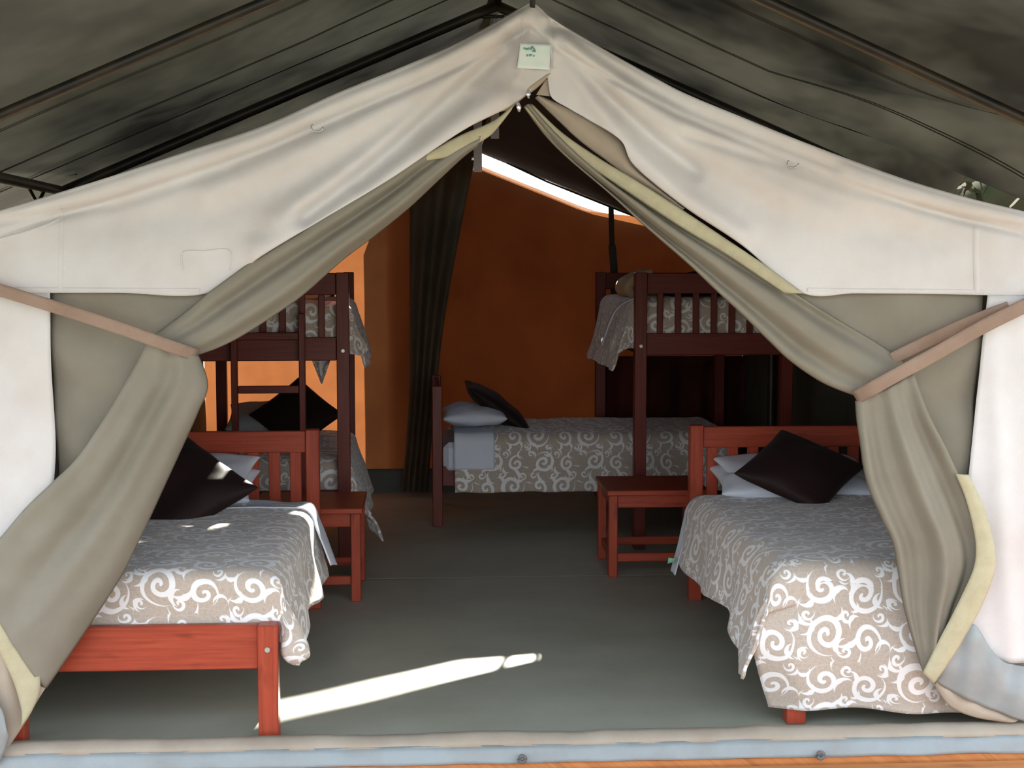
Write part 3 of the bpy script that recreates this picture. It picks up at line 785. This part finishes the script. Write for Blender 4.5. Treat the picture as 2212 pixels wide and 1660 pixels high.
cq.matrix_world = Matrix.Translation(at(1728, 1016, 6.42)) @ Matrix.Rotation(D(30), 4, 'X') @ Matrix.Rotation(D(49), 4, 'Z')
pillow('white pillow at the head of the back bed', (.30, BBY - .05, .69), (0, 0, PI / 2), .68, .42, .16, 'linen', seed=6, group='white pillows')
pillow('thin black cushion leaning on the white pillow of the back bed', (.46, BBY - .04, .735), (D(2), D(37), D(3)), .52, .46, .15, 'cushion', 'cushion', 'cushion', 'dark satin cushions', 7)

# ------------------------------------------------------------------ nightstands
def nightstand(label, loc, W=.54, Dp=.52, H=.475):
    t_ = thing('nightstand', label, 'nightstand', loc, 0, 'slatted bedside tables'); w = M['wood']; q = .048; hw, hd = W / 2, Dp / 2
    MB().box((0, 0, H - .014), (W + .02, Dp + .03, .028), .004).build('table_top', w, t_)
    for a in (-1, 1):
        for b in (-1, 1):
            MB().box((a * (hw - q / 2), b * (hd - q / 2), (H - .028) / 2), (q, q, H - .028)).build('leg', w, t_)
    for b in (-1, 1):
        MB().box((0, b * (hd - .03), H - .028 - .035), (W - 2 * q, .022, .07), .003).build('apron', w, t_)
        MB().box((0, b * (hd - .03), .105), (W - 2 * q, .024, .045), .003).build('stretcher', w, t_)
        MB().box((b * (hw - .03), 0, H - .028 - .035), (.022, Dp - 2 * q, .07), .003).build('apron', w, t_)
        MB().box((b * (hw - .03), 0, .105), (.024, Dp - 2 * q, .045), .003).build('stretcher', w, t_)
    return t_
nightstand('red wooden bedside table beside the left front headboard', (-.345 - .27, 7.20, 0))
nightstand('red wooden bedside table beside the right front headboard', (.965 + .27, 7.68, 0))

# ------------------------------------------------------------------ bunks
def make_bunk(label, loc, rotz, ladder, lower, W=.95, L=2.0, H=1.645):
    t_ = thing('bunk_bed', label, 'bunk bed', loc, rotz, 'bunk beds'); w = M['shaded_wood']; q = .072; hw = W / 2
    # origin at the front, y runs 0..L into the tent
    for a in (-1, 1):
        for y in (q / 2, L - q / 2):
            p = MB().box((a * (hw - q / 2), y, H / 2), (q, q, H)).build('post', w, t_)
            if y < 1: add_bolts(p, [(a * (hw - q / 2), 0, 1.21)])
    for y in (q / 2, L - q / 2):
        MB().box((0, y, H - .065), (W - 2 * q, .035, .12)).build('end_rail', w, t_)
        MB().box((0, y, 1.22), (W - 2 * q, .035, .13)).build('end_rail', w, t_)
        for i in range(7):
            x = -hw + q + (W - 2 * q) * (i + .75) / 7.5
            MB().box((x, y, 1.405), (.036, .018, .28), .003).build('slat', w, t_)
        if lower:
            MB().box((0, y, .36), (W - 2 * q, .035, .13)).build('end_rail', w, t_)
    for a in (-1, 1):
        MB().box((a * (hw - .05), L / 2, 1.22), (.03, L - 2 * q, .13)).build('side_rail', w, t_)
        if lower: MB().box((a * (hw - .05), L / 2 , .36), (.03, L - 2 * q, .13)).build('side_rail', w, t_)
    for i in range(10):
        for z in ((1.235, .36) if lower else (1.235,)):
            MB().box((0, .15 + (L - .3) * i / 9, z), (W - .12, .07, .018), .003).build('base_slat', w, t_)
    if ladder:
        ld = bpy.data.objects.new('ladder', None); C.objects.link(ld); ld.parent = t_
        for x in (-.155, .215):
            MB().box((x, -.028, .74), (.036, .04, 1.36), .004).build('ladder_rail', w, ld)
        for k in range(4):
            MB().box((.03, -.028, .41 + k * .295), (.334, .026, .042), .004).build('rung', w, ld)
    return t_
LKX, LKY, LKR = -.44 - .475, 7.80, D(2.2)
RKX, RKY = 1.215 + .475, 8.2
make_bunk('shade-darkened red wooden bunk bed at left with a ladder on its end', (LKX, LKY, 0), LKR, True, True)
make_bunk('shade-darkened red wooden bunk bed at right standing over the end of the back bed', (RKX, RKY, 0), 0, False, False)
mattress('mattress on the upper level of the left bunk', (LKX - .038, LKY + .999, 0), LKR, .80, 1.84, 1.25, .16)
mattress('mattress on the lower level of the left bunk', (LKX - .038, LKY + .999, 0), LKR, .80, 1.84, .36, .16)
mattress('mattress on the upper level of the right bunk', (RKX, RKY + 1.0, 0), 0, .80, 1.84, 1.25, .16)
ql = (LKX - .038, LKY + .999, 0)
quilt('scroll patterned quilt bulging over the upper level of the left bunk', ql, LKR, .99, 1.83, 1.465, .12, lambda s_: .34 * min(1, .35 + s_ * 4), .25, .0, seed=8, ff=.0, y0=-.935, y1=.6, r=.06, flare=.26, wav=.012, nx=60, ny=70, group='scroll patterned quilts')
quilt('white sheet edge along the upper level of the left bunk', ql, LKR, .80, 1.83, 1.472, .0, .05, .03, .0, seed=9, mat='linen', name='top_sheet', cat='sheet', y0=-.925, y1=-.75, ny=10, nx=30, solid=.006, puff=.004, group='turned down sheets')
quilt('scroll patterned quilt trailing from the lower level of the left bunk', ql, LKR, .97, 1.83, .575, .12, lambda s_: .36 + .04 * max(0, 1 - s_ * 4), .25, .0, seed=10, ff=.0, y0=-.925, y1=.5, flare=.30, wav=.012, nx=60, ny=70, group='scroll patterned quilts')
quilt('scroll patterned quilt hanging over the aisle side of the upper right bunk', (RKX, RKY + 1.0, 0), 0, .98, 1.83, 1.475, lambda s_: .40 * min(1, .45 + s_ * 4), .1, .25, .0, seed=11, ff=.0, y0=-.935, y1=.55, r=.07, flare=.28, wav=.012, nx=60, ny=70, group='scroll patterned quilts')
quilt('white sheet edge along the upper level of the right bunk', (RKX, RKY + 1.0, 0), 0, .82, 1.83, 1.487, .0, .0, .035, .0, seed=13, mat='linen', name='top_sheet', cat='sheet', y0=-.925, y1=-.72, ny=10, nx=30, solid=.006, puff=.004, group='turned down sheets')
# white piping strip hanging with the right bunk quilt
P = []
for i in range(40):
    t_ = i / 39; e = -.36 - .06 * 0 - t_ * .36
    x = RKX - .44 - .075 * math.sin(min(1, t_ * 2) * PI / 2) - .10 * t_; z = 1.487 - .30 * t_ ** 1.5; y = RKY + .12 + .30 * t_
    P.append([(x - .004, y - .02, z + .006), (x - .012, y + .012, z + .008)])
tag(MB().grid(P).build('sheet_hem', M['linen'], solid=.005), 'thin white sheet hem showing down the side of the right bunk quilt', 'sheet')
# things on the bunks
pillow('beige pillow behind the end slats of the upper left bunk', (LKX + .06, LKY + .42, 1.535), (D(6), 0, D(6)), .56, .40, .13, 'cream', seed=21, group='beige pillows')
pillow('grey pillow under the black cushion on the lower left bunk', (LKX - .12, LKY + 1.62, .68), (D(18), 0, LKR), .62, .42, .16, 'grey_linen', seed=22)
pillow('black cushion standing on one corner on the lower left bunk', (at(637, 890, LKY + 1.42).x, LKY + 1.42, .755), (D(64), 0, 0), .01, .01, .01, 'cushion', 'cushion', 'cushion')
bpy.data.objects.remove(bpy.data.objects[[o.name for o in bpy.data.objects if o.name.startswith('cushion')][-1]], do_unlink=True)
co = pillow('black cushion standing on one corner against the orange wall on the lower left bunk', (0, 0, 0), (0, 0, 0), .44, .44, .14, 'cushion', 'cushion', 'cushion', 'dark satin cushions', 23)
co.matrix_world = Matrix.Translation(at(640, 896, LKY + 1.45)) @ Matrix.Rotation(D(48), 4, 'X') @ Matrix.Scale(1.0, 4) @ Matrix.Rotation(D(45), 4, 'Z')
# folded blanket: a C-shaped fold of beige cloth seen end-on
P = []
cc = at(1366, 622, RKY + .9)
prof = spl([(.19, -.055), (.08, -.062), (0, -.05), (-.05, -.01), (-.035, .035), (.03, .070), (.11, .088)], 28)if False else spl([(.19, -.055, 0), (.08, -.066, 0), (0, -.055, 0), (-.05, -.015, 0), (-.035, .035, 0), (.03, .070, 0), (.10, .092, 0)], 28)
for j in range(14):
    yy = -.2 + .5 * j / 13
    P.append([(cc.x + p.x + .01 * nz(p.x, yy, 0, 6), cc.y + yy, cc.z + p.y + .008 * nz(p.x, yy, 3, 8)) for p in prof])
tag(MB().grid(P).build('folded_blanket', M['cream'], solid=.05), 'thick beige blanket folded double on the upper right bunk', 'blanket')
pillow('black cushion lying behind the end slats of the upper right bunk', (RKX - .02, RKY + .62, 1.565), (D(8), 0, D(8)), .62, .42, .15, 'cushion', 'cushion', 'cushion', 'dark satin cushions', 24)
pillow('beige pillow behind the end slats of the upper right bunk', (RKX + .30, RKY + .45, 1.54), (D(4), 0, D(-6)), .42, .36, .10, 'cream', seed=25, group='beige pillows')
# quilt corner hanging below the upper left bunk, and the sagging underside
P = []
a0, a1, a2 = at(671, 768, LKY + .30), at(716, 768, LKY + .30), at(695, 828, LKY + .30)
for i in range(13):
    t_ = i / 12; l_ = a0.lerp(a2, t_); r_ = a1.lerp(a2, t_)
    P.append([l_.lerp(r_, k / 8) + Vector((0, .02 * math.sin(k * 1.3), .03 * 0)) for k in range(9)])
tag(MB().grid(P, [[(p.x, p.z) for p in r_] for r_ in P]).build('hanging_quilt_corner', M['quilt'], solid=.01), 'pointed cloth corner hanging below the upper left bunk rail', 'cloth')
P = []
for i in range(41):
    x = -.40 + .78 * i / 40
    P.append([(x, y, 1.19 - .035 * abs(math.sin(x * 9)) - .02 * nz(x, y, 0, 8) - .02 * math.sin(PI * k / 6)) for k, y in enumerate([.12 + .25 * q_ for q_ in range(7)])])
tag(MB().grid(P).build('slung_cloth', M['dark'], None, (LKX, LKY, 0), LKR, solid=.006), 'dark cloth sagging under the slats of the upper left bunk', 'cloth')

# ------------------------------------------------------------------ inside hangings
def fold(n, amp, ph=0): return lambda u, t_, px, py: amp * math.sin(2 * PI * n * u + ph + 1.5 * t_) * (1 if t_ > .1 else t_ * 10)
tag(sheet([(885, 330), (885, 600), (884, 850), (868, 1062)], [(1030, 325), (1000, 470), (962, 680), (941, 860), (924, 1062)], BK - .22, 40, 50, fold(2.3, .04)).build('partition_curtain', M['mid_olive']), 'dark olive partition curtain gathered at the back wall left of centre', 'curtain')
tag(sheet([(1302, 770), (1300, 1000)], [(1690, 770), (1690, 1000)], BK - .12, 90, 20, fold(6, .03), arc=False).build('back_curtain', M['maroon'], solid=.004), 'dark maroon curtain hanging in folds behind the right bunk', 'curtain')
tag(MB().tube([at(1095, 352, BK - .1), at(1180, 392, BK - .1), at(1270, 428, BK - .1), at(1330, 452, BK - .12), at(1430, 490, BK - .1), at(1560, 530, BK - .1)], .008, 6).build('wall_rope', M['tube']), 'black rope strung along the top of the back wall', 'rope')
w1 = thing('webbing_strap', 'grey green webbing strap hanging from the black rope at the back', 'strap', tuple(at(1322, 450, BK - .14)))
p0 = at(1322, 450, BK - .14)
def relstrip(pts, w, th, par, name, mat):
    mb = MB(); rows = []
    for (px, py, y) in pts:
        p = at(px, py, y) - p0
        rows.append([(p.x - w / 2, p.y - th, p.z), (p.x + w / 2, p.y - th, p.z), (p.x + w / 2, p.y + th, p.z), (p.x - w / 2, p.y + th, p.z)])
    mb.grid(rows, smooth=False, closeu=True).build(name, mat, par)
relstrip([(1320, 448, BK - .14), (1321, 500, BK - .14), (1323, 540, BK - .14)], .04, .003, w1, 'webbing', M['dark'])
relstrip([(1322, 530, BK - .15), (1326, 575, BK - .15), (1327, 640, BK - .15)], .055, .005, w1, 'buckle', M['tube'])
p0 = Vector((0, 0, 0))
for a, b, c_, nm in ((1068, 200, 300, 'grey webbing tab hanging under the door peak, nearer the vent slit'), (1031, 250, 372, 'grey webbing tab with a clip hanging lower left of the door peak')):
    mb = MB(); y = F + .25
    p1, p2 = at(a, b, y), at(a + 2, c_, y)
    mb.box((p1 + p2) / 2, (.030, .004, (p1 - p2).length), .001)
    o = tag(mb.build('webbing_tab', M['grey_web']), nm, 'strap')
    if a < 1050:
        MB().tube([at(1018, 343, y - .005), at(1024, 343, y - .005)], .006, 8).build('clip', M['chrome'], o)
tag(MB().tube([at(1709, 775, 9.6), at(1707, 830, 9.6), at(1705, 895, 9.6)], [.003, .003, .006], 6).build('pull_cord', M['cream']), 'pale pull cord hanging in the dark under the right bunk', 'cord')

# ------------------------------------------------------------------ door flaps
def drape(A, B, y, nu, nt_, folds, bulge, name, mat, par, t_gather=None, shift=0, edge=.0):
    def d(u, t_, px, py):
        g = 1.0
        if t_gather is not None: g = min(1, abs(t_ - t_gather) * 4 + .25) * min(1, (1 - abs(t_ - t_gather)) * 3 + .15)
        h = bulge * math.sqrt(max(0, 1 - (2 * u - 1) ** 2))
        for n, amp, ph, tw in folds:
            h += amp * g * math.sin(2 * PI * n * u + ph + tw * t_)
        return h + .008 * nz(px, py, 2, .012) + .002 * nz(px, py, 6, .04)
    return sheet(A, B, y, nu, nt_, d).build(name, M[mat], par, solid=.0025)
fl = thing('door_flap', 'olive canvas door flap tied back to the left', 'door flap', tuple(at(400, 1000, F)), 0, 'tied back door flaps')
fr = thing('door_flap', 'olive canvas door flap tied back to the right', 'door flap', tuple(at(1900, 1000, F)), 0, 'tied back door flaps')
def rebase(o, root):
    o.parent = root; o.matrix_parent_inverse = Matrix.Translation(-Vector(root.location)); return o
# left
P_ = sheet([(108, 628), (112, 760), (119, 900), (128, 1060), (128, 1120)], [(470, 628), (440, 700), (400, 800), (330, 960), (250, 1120)], F + .03, 30, 50, lambda u, t_, px, py: .010 * nz(px, py, 3, .012) + .008 * math.sin(px * .02 - py * .035)).build('flat_panel', M['olive'], None, solid=.0025); rebase(P_, fl)
rebase(drape([(1040, 290), (980, 300), (905, 335), (841, 380), (740, 445), (660, 495), (567, 550), (500, 598), (449, 636), (395, 680), (337, 722)],
             [(1032, 316), (1000, 340), (950, 386), (885, 447), (805, 512), (740, 561), (660, 632), (607, 671), (523, 725), (470, 752), (424, 768)], F + .012, 60, 110,
             [(1.5, .024, .6, 1.0), (3.4, .006, 2.0, 2.0)], .04, 'upper_drape', 'olive', None, 1.0), fl)
rebase(drape([(320, 738), (285, 805), (230, 900), (172, 985), (118, 1040), (60, 1095), (0, 1165), (-60, 1230)],
             [(428, 766), (449, 832), (428, 890), (396, 960), (348, 1065), (298, 1172), (240, 1280), (100, 1488)], F - .02, 70, 100,
             [(1.5, .020, .4, .8), (3.2, .009, 1.0, 1.5)], .05, 'lower_drape', 'olive', None, 0.0), fl)
rebase(sheet([(-70, 1225), (0, 1280), (40, 1355), (78, 1438), (90, 1480), (100, 1485)], [(-80, 1560), (-40, 1590), (0, 1628), (12, 1622), (25, 1606), (60, 1552)], F - .015, 20, 30,
             lambda u, t_, px, py: .01 * math.sin(PI * u) + .01 * math.sin(px * .09)).build('flap_lining', M['tan'], None, solid=.0025), fl)
rebase(sheet([(-70, 1150), (0, 1268), (40, 1352), (78, 1436), (87, 1484), (72, 1530), (50, 1566)], [(-70, 1310), (-20, 1378), (5, 1420), (30, 1475), (45, 1525), (48, 1550), (46, 1568)], F - .05, 8, 40,
             lambda u, t_, px, py: .008 * math.sin(PI * u)).build('hem', M['hem'], None, solid=.004), fl)
rebase(sheet([(1111, 226), (1065, 262), (1000, 290), (940, 322), (898, 348)], [(1104, 238), (1068, 284), (1045, 302), (985, 335), (898, 350)], F - .022, 8, 30, lambda u, t_, px, py: .006 * math.sin(PI * u)).build('hem', M['hem'], None, solid=.003), fl)
rebase(MB().tube([at(1119, 222, F - .03), at(1121, 232, F - .032), at(1121, 242, F - .03)], [.005, .009, .004], 8).build('zip_pull', M['chrome'], None), fl)
# right
P_ = sheet([(1700, 628), (1800, 700), (1880, 800), (1960, 960), (2020, 1130)], [(2126, 632), (2116, 760), (2103, 900), (2088, 1060), (2086, 1130)], F + .03, 34, 50, lambda u, t_, px, py: .010 * nz(px, py, 3, .012) + .010 * math.sin(px * .02 + py * .03)).build('flat_panel', M['olive'], None, solid=.0025); rebase(P_, fr)
rebase(drape([(1146, 226), (1220, 300), (1313, 384), (1400, 443), (1480, 494), (1573, 549), (1650, 594), (1722, 638), (1800, 686), (1870, 727), (1930, 766), (1965, 796)],
             [(1131, 231), (1178, 294), (1229, 345), (1313, 417), (1381, 480), (1480, 566), (1545, 628), (1607, 685), (1660, 738), (1708, 782), (1776, 827), (1843, 854)], F + .012, 60, 110,
             [(1.7, .022, 2.2, 1.2), (3.3, .006, 0, 2.4)], .04, 'upper_drape', 'olive', None, 1.0), fr)
rebase(drape([(1846, 866), (1850, 920), (1860, 1000), (1875, 1060), (1900, 1120), (1925, 1178), (1945, 1300), (1975, 1400), (1994, 1452)],
             [(1972, 806), (2000, 890), (2040, 970), (2068, 1030), (2097, 1100), (2122, 1180), (2116, 1245), (2062, 1350), (2012, 1462)], F - .02, 70, 100,
             [(2.0, .020, 1.2, .5), (4.4, .009, .2, 1.0)], .045, 'lower_drape', 'olive', None, 0.0), fr)
rebase(sheet([(2064, 1024), (2085, 1075), (2100, 1130), (2108, 1180), (2103, 1228), (2076, 1290), (2051, 1340), (2029, 1382), (1993, 1454)], [(2092, 1026), (2118, 1080), (2138, 1140), (2149, 1192), (2146, 1242), (2120, 1310), (2086, 1372), (2052, 1428), (2017, 1478)], F - .08, 8, 60,
             lambda u, t_, px, py: .007 * math.sin(PI * u)).build('hem', M['hem'], None, solid=.004), fr)
rebase(sheet([(1150, 226), (1215, 288), (1300, 346), (1380, 394), (1480, 458), (1573, 520), (1650, 572), (1735, 634)], [(1133, 232), (1183, 290), (1238, 336), (1313, 386), (1400, 444), (1480, 496), (1573, 552), (1695, 634)], F - .012, 8, 60,
             lambda u, t_, px, py: .008 * math.sin(PI * u)).build('hem', M['hem'], None, solid=.004), fr)
rebase(MB().tube([at(1140, 195, F - .03), at(1142, 205, F - .032), at(1141, 212, F - .03)], [.005, .009, .006], 8).build('zip_pull', M['chrome'], None), fr)

# tie straps
def strap(pts, w, y, lift=.0, n=50):
    a = arclen([(*p, 0) for p in pts], n); rows = []
    for i in range(n):
        d = (a[min(i + 1, n - 1)] - a[max(i - 1, 0)]).normalized(); nn = Vector((-d.y, d.x, 0)); t_ = i / (n - 1)
        yy = y(t_) if callable(y) else y
        rows.append([at((a[i] + nn * (k * w / 2)).x, (a[i] + nn * (k * w / 2)).y, yy + .0015 * (1 - k * k)) for k in (-1, -.5, 0, .5, 1)])
    return MB().grid(rows)
tag(strap([(-90, 598), (0, 627), (120, 664), (250, 706), (345, 740), (424, 768)], 27, lambda t_: F - .035 - .055 * min(1, t_ * 1.4) + .05 * max(0, t_ - .93) / .07).build('tie_strap', M['strap'], solid=.004), 'pinkish webbing strap tying the left door flap back', 'strap')
ts = thing('tie_strap', 'pinkish doubled webbing strap tying the right door flap back', 'strap', tuple(at(2000, 760, F)))
rebase(strap([(2300, 618), (2212, 662), (2120, 708), (2020, 765), (1930, 814), (1848, 860)], 30, lambda t_: F - .035 - .055 * min(1, t_ * 1.4) + .05 * max(0, t_ - .93) / .07).build('front_band', M['strap'], None, solid=.004), ts)
rebase(strap([(2180, 664), (2100, 694), (2020, 730), (1926, 776)], 26, lambda t_: F - .03 + .03 * t_).build('rear_band', M['strap'], None, solid=.004), ts)

# small green tag at the corner of the right quilt's hem
g = at(1444, 1205, 6.55)
tag(MB().grid([[g + Vector((.0, 0, .0)), g + Vector((.032, -.01, -.004))], [g + Vector((-.004, 0, -.03)), g + Vector((.03, -.01, -.018))]]).build('cloth_tag', M['ladder_green'], solid=.003), 'tiny green cloth tag at the hem of the right front quilt', 'tag')

# ------------------------------------------------------------------ bushes beyond the right eave
mb = MB(); random.seed(3)
for k in range(6500):
    cx = 4.3 + random.gauss(0, .55); cy = 7 + random.random() * 12.5; cz = -.3 + random.random() * (2.7 + max(0, cy - 11) * .25); cx += max(0, cy - 11) * .13
    p = Vector((cx + .4 * nz(cy, cz, 0, .9), cy, cz)); a = Vector((random.gauss(0, 1), random.gauss(0, 1), random.gauss(0, 1))).normalized(); b = a.orthogonal().normalized()
    s_ = .05 + random.random() * .06; i0 = len(mb.v)
    mb.v += [tuple(p - a * s_), tuple(p + b * s_ * .4), tuple(p + a * s_), tuple(p - b * s_ * .4)]
    mb.face([i0, i0 + 1, i0 + 2, i0 + 3], [(0, 0), (1, 0), (1, 1), (0, 1)])
for cx_, cy_, hz_ in ((4.3, 7.5, 1), (4.3, 10, 1), (4.5, 12.5, 1.3), (4.9, 15, 1.7), (5.4, 17.5, 2.0), (6.0, 20, 2.3)):
    mb.grid([[(cx_ + (.75 + .2 * nz(a, b, cy_, .8)) * math.cos(a * PI / 8) * math.sin(b * PI / 10), cy_ + 1.7 * math.sin(a * PI / 8) * math.sin(b * PI / 10), .9 * hz_ - 1.6 * hz_ * math.cos(b * PI / 10)) for b in range(11)] for a in range(17)])
tag(mb.build('hedge', M['leaf']), 'dark leafy hedge seen beyond the right edge of the flysheet', 'hedge', kind='stuff')
